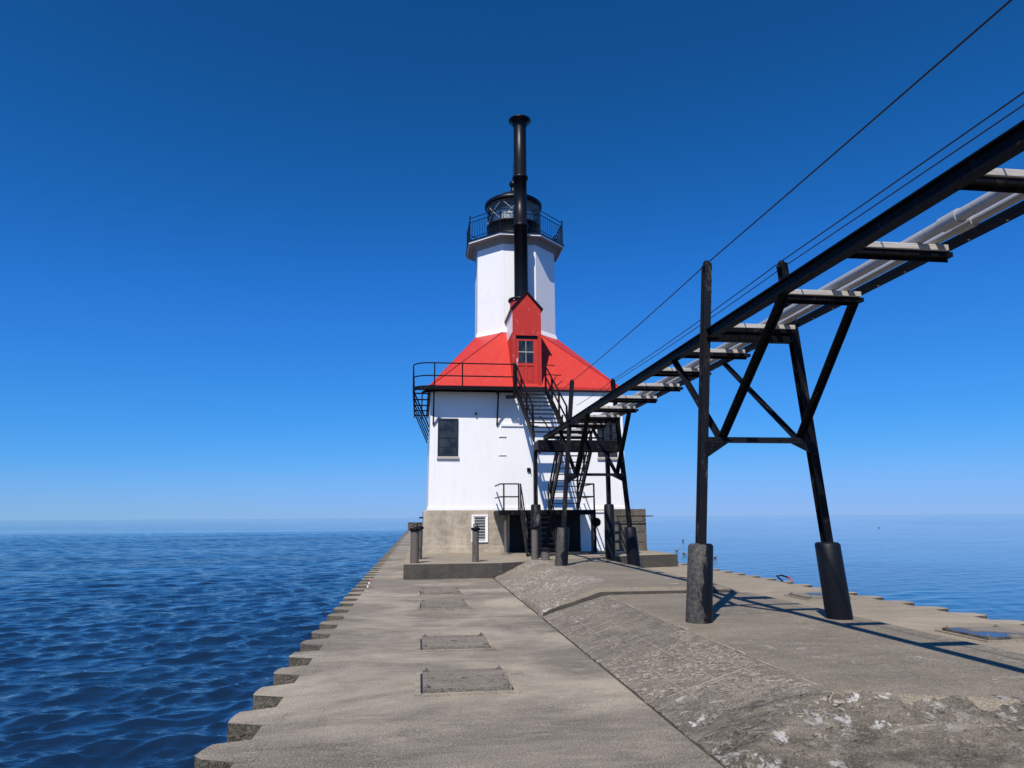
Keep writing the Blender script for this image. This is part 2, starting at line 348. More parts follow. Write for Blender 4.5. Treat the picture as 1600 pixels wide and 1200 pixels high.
# ------------------------------------------------------------------ pier
pier = structure(MB().box(-1.2, 9.02, -30, 100, -1.9, -.16).build('pier', 'damp'))
ORG[pier.name] = (0, 0, 0)
joints = [-12, -4, 4.25, 12.42, 20.6, 28.7, 36.8, 45, 53, 61, 69, 77, 85, 93, 100]
for a, b in zip(joints[:-1], joints[1:]):
    xs = np.linspace(-1.235, 2.055, 40); ys = np.linspace(a+.014, b-.014, 80 if b < 22 else 12)
    grid_obj('slab', xs, ys, lambda X, Y: .014*fbm(X/1.1, Y/1.1, 3, 3)*sstep(-1.05, -.8, X) - .012*sstep(.1, .0, 2.055-X), ['walk', 'damp'], None, pier, (-.15, 1))
    MB().box(6.62, 9.05, a+.006, b-.006, -.15, 0).build('slab', 'rdeck', pier, bevel=.01)
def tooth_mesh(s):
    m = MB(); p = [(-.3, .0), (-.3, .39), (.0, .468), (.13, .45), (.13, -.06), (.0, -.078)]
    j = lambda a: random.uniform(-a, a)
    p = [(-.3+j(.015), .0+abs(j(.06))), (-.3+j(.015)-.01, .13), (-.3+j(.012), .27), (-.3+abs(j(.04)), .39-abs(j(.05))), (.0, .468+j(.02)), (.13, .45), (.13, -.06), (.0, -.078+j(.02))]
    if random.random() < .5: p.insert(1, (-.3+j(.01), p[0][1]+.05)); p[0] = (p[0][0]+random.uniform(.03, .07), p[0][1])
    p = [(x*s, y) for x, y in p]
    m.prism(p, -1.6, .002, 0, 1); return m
tl = None; tls = []; tr_ = None; i = 0; y = 5.555 - .925*8
while y < 99:
    dz = random.uniform(-.001, .001)
    if tl is None or len(tls) < 7:
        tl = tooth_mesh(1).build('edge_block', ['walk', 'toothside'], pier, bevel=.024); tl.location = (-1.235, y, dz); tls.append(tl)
    else: piece(random.choice(tls), pier, (-1.235 + random.uniform(-.012, .006), y + random.uniform(-.015, .015), dz))
    y += .925
y = 4.0
while y < 99:
    dz = random.uniform(-.001, .001)
    if tr_ is None:
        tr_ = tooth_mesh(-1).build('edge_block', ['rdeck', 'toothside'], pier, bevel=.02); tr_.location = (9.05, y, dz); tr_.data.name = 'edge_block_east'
    else:
        o = piece(tr_, pier, (9.05 + random.uniform(-.006, .012), y + random.uniform(-.015, .015), dz)); o.scale = (1.12, .97, 1)
    y += .895
tr_.scale = (1.12, .97, 1)
# raised centre of the pier: near block with its battered left side and broken near end
def near_h(X, Y):
    ztop = .322
    w = .03*fbm(X*1.3, Y*1.3, 3, 21)
    sl = (X - 2.10)/(3.22-2.10)*ztop
    sr = (6.75 - X)/.95*ztop
    ye = 5.25 - .42*(X-3.9) + .35*fbm(X*1.5, Y*.5, 3, 8)
    en = ztop - .30*(ye - Y) - .02*sstep(0, .1, ye-Y)
    z = np.minimum(np.minimum(sl, sr), ztop)
    rough = sstep(-.05, .25, ye - Y)
    z = np.minimum(z, np.maximum(en, -.02))
    z = z + rough*(.10*fbm(X*2.6, Y*2.6, 4, 31) + .05*fbm(X*9, Y*9, 4, 41))
    onslope = sstep(.02, .1, ztop - sl)*(1-rough)
    z = z + onslope*(.014*fbm(X*6, Y*6, 4, 51) + .004*fbm(X*22, Y*22, 2, 52))
    crest = np.exp(-((X-3.22)/.045)**2)*(1-rough)
    z = z - crest*.022*(.6+2.2*np.abs(fbm(X*9, Y*7, 3, 61)))
    toe = np.exp(-((X-2.1)/.09)**2); z = z - toe*.035*np.abs(fbm(X*7, Y*5, 3, 71))*2
    return np.maximum(z, -.03)
def near_mi(x, y, z):
    ye = 5.25 - .42*(x-3.9) + .35*fbm(x*1.5, y*.5, 3, 8)
    ye = ye + .5*fbm(x*7, y*7, 3, 77)
    return np.where(y < ye - .02, 2, np.where((x > 3.2) & (x < 5.8), 1, np.where(x >= 5.8, 3, 0)))
grid_obj('spine_block', np.concatenate([np.linspace(2.085, 4.6, 190), np.linspace(4.6, 6.76, 50)[1:]]),
         np.concatenate([np.linspace(1.2, 3.2, 40), np.linspace(3.2, 12.40, 420)[1:]]), near_h, ['spine', 'spine_top', 'rough', 'rdeck'], near_mi, pier, (-.15, 0))
def far_h(X, Y):
    zt = .43; e = sstep(0, .13, Y - 12.42)
    tl_ = .10*(1-.85*sstep(12.6, 15.5, Y)); sl = np.minimum(tl_*sstep(2.085, 2.13, X) + (X - 2.10 + .03*fbm(X*2, Y*2, 3, 13))/(3.13-2.10)*(zt-tl_), zt); sr = (6.55 - X)/1.15*zt
    top = np.minimum(np.minimum(sl, sr), zt)
    ons = sstep(.01, .08, zt - sl)
    z = top - (1-e)*.06*sstep(.05, .3, top) + ons*(.03*fbm(X*5, Y*5, 4, 81) + .018*fbm(X*18, Y*18, 3, 82))
    z = z + .008*fbm(X*3, Y*3, 3, 83)
    crumble = sstep(.42, .1, X-2.1)*sstep(.5, .0, Y-12.42); z = z - crumble*.09*(.3+1.6*np.abs(fbm(X*8, Y*8, 3, 84)))
    return np.maximum(z, -.03)
def far_mi(x, y, z): return np.where(x < 3.6 - .9*np.clip((13.8-y), 0, 1.2) + .35*fbm(x*3, y*3, 3, 5), 1, 0)
grid_obj('spine_block', np.linspace(2.085, 6.55, 240), np.linspace(12.42, 21.3, 300), far_h, ['spine_top', 'spall', 'damp'], far_mi, pier, (-.15, 2))
# form-board fins left in the near batter
fm = MB()
def on_slope(x, y): return (x, y, (x-2.1)/1.12*.322 - .001)
for x, a, b in ((2.42, 9.2, 11.6), (2.42, 6.3, 7.6), (2.72, 6.2, 11.4), (3.0, 6.4, 8.7)):
    yy = a
    while yy < b:
        n = min(random.uniform(.5, 1.3), b-yy); fm.bar(on_slope(x, yy), on_slope(x+random.uniform(-.004, .004), yy+n), .012, .006); yy += n + random.choice((0, 0, .25))
for yy in (6.6, 8.1, 9.9): fm.bar(on_slope(2.25, yy), on_slope(3.1, yy+.03),   .01, .006)
yy = 5.7
while yy < 12.3:
    n = random.uniform(.12, .5); cx_ = 3.205 + random.uniform(-.012, .012); fm.bar((cx_, yy, .309), (cx_+random.uniform(-.015, .015), yy+n, .309), random.uniform(.012, .03), .012); yy += n + random.choice((0, .05, .3))
stuff(fm.build('form_fins', 'fin', pier))
# raised concrete apron round the lighthouse
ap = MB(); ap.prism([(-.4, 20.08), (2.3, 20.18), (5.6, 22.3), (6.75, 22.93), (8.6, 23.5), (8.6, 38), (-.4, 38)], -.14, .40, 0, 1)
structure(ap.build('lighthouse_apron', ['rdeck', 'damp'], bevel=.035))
ew = MB().box(-1.5, .9, 99, 99.6, -.2, .95).box(-1.55, .95, 98.95, 99.65, .95, 1.05); tag(ew.build('parapet_wall', 'fblock', bevel=.03), 'low grey concrete wall at the far end of the pier, left of lighthouse', 'wall')
# hatches
def hatch(x, y, label, mat='lid'):
    t = thing('hatch_cover', (x, y, 0), label, 'hatch cover', 'concrete hatch covers in the pier deck')
    w = .425
    m = MB(); n = 16; ring = [(x + .045*math.cos(2*math.pi*i/n), y + .045*math.sin(2*math.pi*i/n)) for i in range(n)]
    # lid with a round lifting hole
    zt = .055; sq = []
    for i in range(n):
        a = 2*math.pi*i/n; c, s_ = math.cos(a), math.sin(a); q = w/max(abs(c), abs(s_)); sq.append((x + c*q, y + s_*q))
    vs = [(a, b, zt) for a, b in ring] + [(a, b, zt) for a, b in sq] + [(a, b, .017) for a, b in sq] + [(a, b, .006) for a, b in ring]
    fs = []
    for i in range(n):
        j = (i+1) % n; fs += [(i, n+i, n+j, j), (n+i, 2*n+i, 2*n+j, n+j), (i, j, 3*n+j, 3*n+i)]
    m.add(vs, fs); m.build('lid', mat, t, bevel=.0)
    MB().prism(ring, .004, .012).build('lifting_hole', 'blackclean', t)
    MB().box(x-.445, x+.445, y-.445, y+.445, .015, .0165).build('joint_gap', 'blackclean', t)
    rim = MB(); g = .446
    for a, b, c, d in ((x-g-.05, x+g+.05, y-g-.05, y-g), (x-g-.05, x+g+.05, y+g, y+g+.05), (x-g-.05, x-g, y-g, y+g), (x+g, x+g+.05, y-g, y+g)): rim.box(a, b, c, d, -.02, .024)
    rim.build('rim', 'walk' if mat == 'lid' else 'rdeck', t)
    for sx in (-1, 1):
        for sy in (-1, 1):
            bx, by = x + sx*.385, y + sy*.375
            o = MB().box(bx-.035, bx+.035, by-.02, by+.02, .0555, .063).lathe((bx, by, .063), [(.017, 0), (.017, .016), (.009, .017), (.009, .028), (0, .03)], 8).build('bolt', 'rustpipe', t)
    return t
hatch(.487, 7.61, 'nearest concrete hatch cover on the left walkway, bolts at its corners')
hatch(.49, 9.85, 'second nearest concrete hatch cover on the left walkway')
hatch(.49, 14.05, 'third concrete hatch cover along the left walkway, just beyond the slab joint')
hatch(.49, 16.45, 'farthest concrete hatch cover on the left walkway, nearest the lighthouse apron')
hatch(7.88, 9.35, 'puddled concrete hatch cover on the right deck at the picture edge', 'wetlid')
hatch(8.1, 14.1, 'concrete hatch cover on the right deck, partly behind the right trestle leg', 'wetlid')

# ------------------------------------------------------------------ lighthouse
LH = thing('lighthouse', (4.07, 30.2, .4), 'white lighthouse with red hipped roof, octagonal tower, black lantern and tall black stack', 'lighthouse')
X0, X1, Y0, Y1 = .31, 7.78, 26.5, 33.9; CX, CY = 4.04, 30.2
fo = MB()
fo.box(.15, 7.93, 26.42, 34.0, .30, 1.90); fo.box(.11, 3.28, 26.375, 26.42, .30, .62); fo.box(.11, .15, 26.375, 34.05, .30, .62)
fo = fo.build('foundation', 'founda', LH, bevel=.02)
MB().box(5.95, 7.2, 26.385, 26.42, .402, 1.80).box(5.95, 7.2, 26.34, 26.42, 1.803, 1.86).build('painted_panel', 'white', fo)
for zc, h in ((.40, .30), (.71, .36), (1.08, .38), (1.47, .46)):
    for xa, xb in (((7.22, 7.83), (7.84, 8.42)) if int(zc*10) % 2 == 0 else ((7.22, 7.62), (7.63, 8.42))):
        MB().box(xa, xb, 26.2+random.uniform(0, .015), 28.4, zc, zc+h-.008).build('concrete_block', 'fblock', fo, bevel=.012)
MB().box(7.26, 8.38, 26.24, 28.36, .35, 1.9).build('block_core', 'fblock', fo)
MB().tube([(7.3, 26.0, 1.66), (8.62, 26.0, 1.66)], .018).tube([(7.3, 26.0, 1.66), (7.3, 26.22, 1.66)], .018).tube([(8.3, 26.0, 1.66), (8.3, 26.22, 1.66)], .018).build('grab_rail', 'black', fo)
MB().tube([(.0, 26.7, 1.65), (.25, 26.7, 1.65)], .03).build('pipe_stub', 'black', fo)
vt = MB(); a, b, c, d = 1.9, 2.5, .76, 1.75
for q in ((a, b, c, c+.055), (a, b, d-.055, d), (a, a+.055, c+.056, d-.056), (b-.055, b, c+.056, d-.056)): vt.box(q[0], q[1], 26.37, 26.43, q[2], q[3])
vt = vt.build('louvre_vent', 'white', fo)
MB().box(a+.05, b-.05, 26.415, 26.419, c+.05, d-.05).build('vent_back', 'frame', vt)
for i in range(9):
    z = c+.075+i*.1; MB().plate([(a+.1, 26.412, z), (b-.1, 26.412, z), (b-.1, 26.375, z+.05), (a+.1, 26.375, z+.05)], .006, (0, -.5, -.7)).build('slat', 'white', vt)
MB().box(a+.056, a+.1, 26.39, 26.414, c+.056, d-.056).box(b-.1, b-.056, 26.39, 26.414, c+.056, d-.056).build('vent_frame', 'white', vt)
MB().box(3.3, 5.94, 26.395, 26.42, .402, 1.74).build('dark_sheet', 'blackclean', fo)  # added near-black sheet, deepens the dark area under the entry landing
# main walls with a slight batter
wl = MB(); bt = .045
vs = [(X0, Y0, 1.9), (X1, Y0, 1.9), (X1, Y1, 1.9), (X0, Y1, 1.9), (X0+bt, Y0+bt, 6.4), (X1-bt, Y0+bt, 6.4), (X1-bt, Y1-bt, 6.4), (X0+bt, Y1-bt, 6.4)]
wl.add(vs, [(0,1,5,4), (1,2,6,5), (2,3,7,6), (3,0,4,7), (4,5,6,7), (3,2,1,0)])
wall = wl.build('wall', 'white', LH)
MB().box(X0-.03, X1+.03, Y0-.03, Y1+.03, 1.902, 2.03).build('base_band', 'white', wall, bevel=.015)
MB().box(3.0, 4.42, Y0-.02, Y0+.05, 5.03, 5.12).build('ledge', 'white', wall)
rv = MB()
def fy(z): return Y0 + bt*(z-1.9)/4.5 - .002
for x in (3.02, 3.16, 4.02, 4.16, .52, 7.6): rv.studs((x, fy(2.1)-.003, 2.1), (x, fy(4.95)-.003, 4.95), 34, .015, (0, -1, 0))
rv.studs((2.6, fy(3.45), 3.45), (4.3, fy(3.45), 3.45), 8, .012, (0, -1, 0)); rv.studs((.5, fy(2.08), 2.08), (2.9, fy(2.08), 2.08), 30, .009, (0, -1, 0))
stuff(rv.build('rivets', 'white', wall))
for xa in (3.09, 4.09): MB().bar((xa, fy(2.04)+.004, 2.04), (xa, fy(5.02)+.004, 5.02), .22, .012, up=(0, 1, 0)).build('lap_strip', 'white', wall)
MB().box(.5, 2.97, fy(3.45)+.002, fy(3.45)+.02, 3.40, 3.404).build('plate_seam', 'white', wall)
MB().box(3.98, 4.11, 26.44, 26.53, 3.33, 3.46).tube([(4.1, 26.47, 3.34), (4.13, 26.46, 3.22)], .012).build('junction_box', 'black', wall, bevel=.01)
MB().lathe((2.05, 26.45, 5.45), [(0, 0), (.04, 0), (.04, .07), (0, .09)], 8).build('lamp_bracket', 'postwear', wall)
for zz in (4.62, 3.92): MB().box(2.93, 3.2, 26.49, 26.53, zz, zz+.02).build('seam_strip', 'sill', wall)
for x in (.63, 6.72):
    t = MB(); xa, xb, za, zb = x, x+.76, 3.88, 5.30
    yf = fy(3.8) - .02
    for q in ((xa, xb, za, za+.07), (xa, xb, zb-.07, zb), (xa, xa+.06, za+.071, zb-.071), (xb-.06, xb, za+.071, zb-.071), (xa+.061, xb-.061, 4.55, 4.62)): t.box(q[0], q[1], yf-.012, yf+.02, q[2], q[3])
    wdw = t.build('window', 'frame', LH)
    for j, (z0, z1) in enumerate(((za+.07, 4.22), (4.24, 4.55), (4.62, 4.92), (4.94, zb-.07))):
        MB().box(xa+.05, xb-.05, yf+.004, yf+.008, z0, z1).build('pane', 'pane', wdw)
        if j % 2 == 0: MB().box(xa+.061, xb-.061, yf-.006, yf+.012, z1-.004, z1+.024).build('glazing_bar', 'frame', wdw)
    if x > 3: MB().box(x+.37, x+.40, yf-.008, yf+.012, za+.07, zb-.07).build('glazing_bar', 'frame', wdw)
    MB().box(xa-.03, xb+.04, yf-.05, yf+.03, za-.1, za-.004).build('sill', 'sill', wdw, bevel=.01)
# roof
e = .06; ez = 6.46
ev = [(X0-e, Y0-e), (X1+e, Y0-e), (X1+e, Y1+e), (X0-e, Y1+e)]; APO = 1.70; S8 = APO*math.tan(math.pi/8)
oc = [(CX-S8, CY-APO), (CX+S8, CY-APO), (CX+APO, CY-S8), (CX+APO, CY+S8), (CX+S8, CY+APO), (CX-S8, CY+APO), (CX-APO, CY+S8), (CX-APO, CY-S8)]
rz = 9.27
vs = [(x, y, ez) for x, y in ev] + [(x, y, rz) for x, y in oc]
rf = MB().add(vs, [(0,1,5,4), (1,6,5), (1,2,7,6), (2,8,7), (2,3,9,8), (3,10,9), (3,0,11,10), (0,4,11)])
roof = rf.build('roof', 'red', LH, fix=True)
MB().box(X0-e-.015, X1+e+.015, Y0-e-.015, Y1+e+.015, 6.40, 6.455).build('gutter', 'blackclean', roof)
MB().box(X0-e-.004, X1+e+.004, Y0-e-.004, Y1+e+.004, 6.456, 6.56).build('eave_band', 'red', roof)
rv = MB()
def rp(xb, t, off=.0):   # point on the front roof slope: eave position xb, height fraction t
    xt = CX-S8 + (xb-(X0-e))/(X1-X0+2*e)*2*S8
    return Vector((xb+(xt-xb)*t, Y0-e+(CY-APO-Y0+e)*t, ez+(rz-ez)*t))
nf = Vector((0, -(rz-ez), (CY-APO-Y0+e)))
for xb in (1.95, 2.05, 5.85, 5.95): rv.studs(rp(xb, .05)+nf*.001, rp(xb, .62)+nf*.001, 30, .011, nf)
for xb in (.5, 7.66): rv.studs(rp(xb, .02)+nf*.001, rp(xb, .95)+nf*.001, 60, .011, nf)
rv.studs(rp(.5, .08), rp(3.2, .08), 40, .009, nf); rv.studs(rp(5.0, .08), rp(7.5, .08), 40, .009, nf)
stuff(rv.build('rivets', 'red', roof))
for xb in (2.0, 5.9): MB().bar(rp(xb, .04)+nf*.0005, rp(xb, .63)+nf*.0005, .2, .012, up=nf).build('lap_strip', 'red', roof)
hp = MB()
for c, (i0, i1) in ((0, (4, 11)), (1, (5, 6))):
    for q in (i0, i1): hp.bar(Vector(vs[c])+Vector((0,0,.012)), Vector(vs[q])+Vector((0,0,.012)), .05, .016)
hp.build('hip_strip', 'redflat', roof)
# tower
def octp(ap, c=(CX, CY)): s8 = ap*math.tan(math.pi/8); return [(c[0]-s8, c[1]-ap), (c[0]+s8, c[1]-ap), (c[0]+ap, c[1]-s8), (c[0]+ap, c[1]+s8), (c[0]+s8, c[1]+ap), (c[0]-s8, c[1]+ap), (c[0]-ap, c[1]+s8), (c[0]-ap, c[1]-s8)]
tower = MB().prism(octp(APO), 9.0, 13.36).build('tower', 'white', LH)
fl = MB(); p0, p1 = octp(APO+.09), octp(APO+.012)
fl.add([(x, y, 9.2) for x, y in p0]+[(x, y, 9.42) for x, y in p1], [(i, (i+1)%8, 8+(i+1)%8, 8+i) for i in range(8)]); fl.build('flashing', 'white', tower)
rv = MB()
for x in (CX-S8+.05, CX-S8-.06, CX+S8-.05):
    y = CY-APO-.002 if x > CX-S8 else CY-APO+.058
    rv.studs((x, y, 9.5), (x, y, 13.2), 60, .011, (0, -1, 0))
for z in (10.75,): 
    rv.studs((CX-APO+.02, CY-S8-.05, z), (CX-S8, CY-APO-.0, z), 22, .011, (-1, -1, 0)); rv.studs((CX-S8, CY-APO-.002, z), (CX+S8, CY-APO-.002, z), 24, .011, (0, -1, 0)); rv.studs((CX+S8, CY-APO, z), (CX+APO, CY-S8, z), 22, .011, (1, -1, 0))
stuff(rv.build('rivets', 'white', tower))
gal = MB().prism(octp(2.10), 13.375, 13.46).build('gallery', 'white', LH)
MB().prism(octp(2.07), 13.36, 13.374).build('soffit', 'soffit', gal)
MB().prism(octp(2.14), 13.462, 13.50).build('gallery_floor', 'blackclean', gal)
sf = MB(); p0, p1 = octp(APO+.005), octp(APO+.16)
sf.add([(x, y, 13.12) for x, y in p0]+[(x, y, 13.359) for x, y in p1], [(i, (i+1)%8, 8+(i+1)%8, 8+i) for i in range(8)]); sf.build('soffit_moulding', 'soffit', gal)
gr = octp(2.06); rl = MB(); bl = MB(); ps = MB(); gposts = []
for i in range(8):
    a = Vector((*gr[i], 13.5)); b = Vector((*gr[(i+1)%8], 13.5))
    for h, r in ((1.05, .018), (.86, .016), (.14, .016)): rl.tube([a+Vector((0,0,h)), b+Vector((0,0,h))], r, 6)
    for j in range(1, 12): p = a+(b-a)*j/12; bl.tube([p+Vector((0,0,.14)), p+Vector((0,0,.86))], .0105, 5)
    gposts.append(MB().tube([a, a+Vector((0,0,1.12))], .026, 8).lathe((a.x, a.y, a.z+1.12), [(.0, 0), (.035, .02), (.035, .05), (0, .075)], 8))
a = Vector((*gr[2], 13.55)); ps.bar(a, a+Vector((-.5, -.25, .0)), .02, .02); ps.bar(a+Vector((0,0,.9)), a+Vector((-.45, -.2, .05)), .03, .03)
rail = rl.build('gallery_railing', 'blackclean', LH); stuff(bl.build('balusters', 'blackclean', rail)); ps.build('corner_brace', 'blackclean', rail)
for g_ in gposts: g_.build('railing_post', 'blackclean', rail)
# lantern
LR = 1.19
lan = MB().lathe((CX-.02, CY, 13.5), [(LR+.03, 0), (LR+.03, .08), (LR, .1), (LR, .98), (LR+.04, 1.0), (LR+.04, 1.06), (LR-.05, 1.06), (LR-.05, .1)], 40, close=False).build('lantern', 'blackclean', LH)
LC = (CX-.02, CY)
MB().lathe((*LC, 14.56), [(LR-.02, 0), (LR-.02, .92)], 40, close=False).build('glazing', 'lantern_glass', lan)
lb = MB(); nb = 8
def lp(i, z): a = 2*math.pi*i/nb + .2; return Vector((LC[0]+LR*math.cos(a), LC[1]+LR*math.sin(a), z))
for i in range(nb):
    for q0, q1 in ((0, 1), (1, 0)): lb.tube([lp(i+q0+(q1-q0)*t, 14.56+.92*t) for t in (0, .25, .5, .75, 1)], .014, 5)
for i in range(nb): lb.tube([lp(i+t/4, 14.57) for t in range(5)], .015, 5); lb.tube([lp(i+t/4, 15.46) for t in range(5)], .02, 5)
lb.build('astragals', 'galv', lan)
rfl = MB().lathe((*LC, 15.46), [(LR-.05, .0), (LR+.08, .0), (LR+.12, .06), (LR+.12, .17), (LR+.05, .24), (LR-.1, .33), (.62, .62), (.3, .78), (.16, .84), (.12, .95), (.12, 1.0), (.09, 1.02), (.09, 1.08)], 40, close=False)
rfl = rfl.build('lantern_roof', 'blackclean', lan)
MB().lathe((*LC, 16.71), [(0, -.19), (.1, -.165), (.165, -.09), (.19, 0), (.165, .09), (.1, .165), (0, .19)], 20).tube([(*LC, 16.88), (*LC, 17.75)], .012, 5).build('ventilator_ball', 'blackclean', rfl)
MB().lathe((*LC, 15.44), [(LR-.06, 0), (.5, .42), (0, .5)], 30, close=False).build('ceiling_lining', 'lining', rfl)
ln = MB().lathe((*LC, 13.6), [(.16, 0), (.16, .8), (.8, .9), (.9, 1.0), (.92, 1.15), (.92, 1.5), (.85, 1.7), (.4, 1.8), (.1, 1.82)], 20).build('lens', 'lining', lan)
# dormer with the door
DX0, DX1, DY, DB = 3.47, 4.60, 26.55, 28.5; DZ = 9.68; DAP = 10.33
dm = MB()
dm.box(DX0, DX1, DY, DB, 8.60, DZ).box(DX0, 3.60, DY, DB, 6.46, 8.60).box(4.47, DX1, DY, DB, 6.46, 8.60).box(3.60, 4.47, DY+.2, DB, 6.46, 8.60)
mx_ = (DX0+DX1)/2
dm.add([(DX0, DY, DZ), (DX1, DY, DZ), (mx_, DY, DAP), (DX0, DB, DZ), (DX1, DB, DZ), (mx_, DB, DAP)], [(0,1,2), (3,5,4)])
dorm = dm.build('dormer', 'redflat', LH)
MB().box(DX0-.012, DX0-.001, DY+.03, DB, 8.72, DZ-.02).build('side_panel', 'white', dorm)
dr = MB()
for s in (-1, 1):
    xe = mx_ + s*(DX1-DX0)/2*1.09; ze = DZ - .06
    dr.plate([(mx_, DY-.07, DAP+.01), (mx_, DB, DAP+.01), (xe, DB, ze), (xe, DY-.07, ze)], .06, (s*.7, 0, .75))
dr.build('dormer_roof', 'blackclean', dorm)
stuff(MB().studs((3.6, DY-.002, 9.6), (4.1, DY-.002, 9.6), 7, .012, (0,-1,0)).build('rivets', 'black', dorm))
dyf = DY+.05
dd = MB().box(3.605, 4.465, dyf+.02, dyf+.06, 6.62, 8.46)
door = dd.build('door', 'redflat', LH)
fr_ = MB()
for q in ((3.605, 3.70, 6.62, 8.46), (4.30, 4.465, 6.62, 8.46), (3.701, 4.299, 8.40, 8.46), (3.701, 4.299, 7.40, 7.51), (3.701, 4.299, 6.62, 6.74), (3.96, 4.04, 6.741, 7.399)): fr_.box(q[0], q[1], dyf, dyf+.019, q[2], q[3])
fr_.build('door_frame', 'red', door)
for xa in (3.72, 4.01):
    for za in (7.52, 7.97): MB().box(xa, xa+.27, dyf+.008, dyf+.014, za, za+.42).build('pane', 'pane', door)
MB().box(3.99, 4.009, dyf+.002, dyf+.018, 7.51, 8.40).box(3.70, 4.30, dyf+.003, dyf+.017, 7.94, 7.969).build('glazing_bar', 'sill', door)
for xa in (3.74, 4.08): MB().box(xa, xa+.17, dyf+.006, dyf+.019, 6.80, 7.33).build('door_panel', 'red', door, bevel=.006)
MB().lathe((3.66, dyf-.03, 7.55), [(0, -.03), (.03, 0), (0, .03)], 8).box(3.63, 3.68, dyf-.01, dyf+.001, 7.45, 7.7).build('handle', 'bar', door)
MB().box(3.605, 4.465, DY+.06, DY+.19, 8.47, 8.59).build('lintel_shade', 'blackclean', door)  # black strip above the door; the recess shadow is put into its colour
MB().box(3.61, 4.46, DY-.05, DY+.2, 6.54, 6.60).build('threshold', 'redflat', door)
# smokestack
SX, SY, SR = 4.0, 27.75, .285
st = MB().lathe((SX, SY, 0), [(SR, 10.2), (SR, 13.55), (SR+.04, 13.56), (SR+.04, 13.68), (SR-.01, 13.69), (SR-.01, 15.72), (SR+.05, 15.73), (SR+.05, 15.83), (SR-.015, 15.84), (SR-.015, 18.12)], 32, close=False).build('smokestack', 'blackclean', LH)
MB().lathe((SX, SY, 0), [(SR-.02, 18.1), (SR+.02, 18.2), (SR+.06, 18.33), (SR+.19, 18.40), (SR+.2, 18.43), (SR+.19, 18.47), (SR+.1, 18.49), (SR-.08, 18.5), (SR-.08, 18.3)], 32, close=False).build('stack_cap', 'blackclean', st)
MB().lathe((SX-.03, SY, 0), [(.44, 9.0), (.44, 10.32)], 28).build('stack_base', 'redflat', st)
MB().lathe((SX-.03, SY, 0), [(.50, 10.32), (.52, 10.36), (.50, 10.42), (.3, 10.44)], 28, close=False).build('stack_flange', 'blackclean', st)
# balcony round the front and left
BO = .62; bz = 6.36
def arc(ox, x1=3.44, yb=33.8):   # outline at offset ox from the wall: from the door along the front, round the corner, back along the left side
    pts = [(x1, Y0-ox)]; rad = .62; cxx, cyy = X0-ox+rad, Y0-ox+rad
    for i in range(9): a = math.pi*1.5 - i/8*math.pi/2; pts.append((cxx+rad*math.cos(a), cyy+rad*math.sin(a)))
    pts.append((X0-ox, yb)); return pts
oa = arc(BO); ia = [(3.44, Y0+.02)] + [(X0+.02, Y0+.02)]*9 + [(X0+.02, 33.8)]
bal = MB()
for i in range(len(oa)-2):
    q = [oa[i], oa[i+1], ia[i+1], ia[i]]
    if ia[i] == ia[i+1]: q = q[:3]
    bal.prism(q, bz, bz+.03)
balc = bal.build('balcony', 'grate', LH)
eb = MB(); eb2 = MB()
for i in range(len(oa)-1):
    a, b = oa[i], oa[i+1]
    eb.bar((a[0], a[1], bz+.005), (b[0], b[1], bz+.005), .04, .14)
ib = arc(.28)
for i in range(len(ib)-1): eb2.bar((ib[i][0], ib[i][1], bz-.05), (ib[i+1][0], ib[i+1][1], bz-.05), .05, .08)
eb.build('edge_beam', 'black', balc); eb2.build('joist', 'black', balc)
for h, nm in ((.93, 'top_rail'), (.45, 'mid_rail')):
    MB().tube([(x, y, bz+h) for x, y in oa], .024, 8).build(nm, 'black', balc)
for x in (.47, 1.5): MB().tube([(x, Y0-BO, bz), (x, Y0-BO, bz+.93)], .024, 8).build('rail_post', 'black', balc)
for y in (27.6, 29.2, 30.8, 32.4, 33.8): MB().tube([(X0-BO, y, bz), (X0-BO, y, bz+.93)], .024, 8).build('rail_post', 'black', balc)
MB().box(3.40, 3.50, Y0-BO-.05, Y0-BO+.05, 6.0, 7.33).build('end_post', 'black', balc)
MB().tube([(X0-BO, 26.55, bz), (X0-BO, 26.55, bz+.9)], .022, 8).build('rail_post', 'black', balc)
for x in (.46, 2.85):
    MB().bar((x, Y0-BO+.03, bz-.02), (x, Y0-.0, 5.06), .055, .055, up=(1,0,0)).bar((x, Y0-BO, bz-.08), (x, Y0, bz-.08), .05, .05).build('bracket', 'black', balc)
MB().bar((X0-.03, 26.6, bz-.03), (X0-.03, 33.8, bz-.03), .05, .08).build('wall_bearer', 'black', balc)
for y in (26.75, 28.2, 29.7, 31.2, 32.7):
    MB().bar((X0-BO+.03, y, bz-.02), (X0+.0, y, 5.0), .05, .05, up=(0,1,0)).bar((X0-BO, y, bz-.08), (X0, y, bz-.08), .05, .05).build('bracket', 'black', balc)
# door step and stubs of rail on the right
MB().box(3.50, 4.66, 25.86, 26.5, 6.40, 6.44).box(3.501, 4.659, 25.84, 25.88, 6.24, 6.399).build('door_step', 'grate', balc)
MB().box(3.15, 3.40, 25.9, 26.2, 6.03, 6.12).build('step_bearer', 'black', balc)
for z, xe, ye, ze in ((7.30, 5.15, 26.7, 7.45), (6.93, 5.37, 26.6, 7.05)): MB().bar((4.64, 25.9, z), (xe, ye, ze), .028, .028).build('rail_stub', 'black', balc)
MB().box(4.60, 4.66, 25.84, 25.92, 6.30, 7.34).build('end_post', 'black', balc)

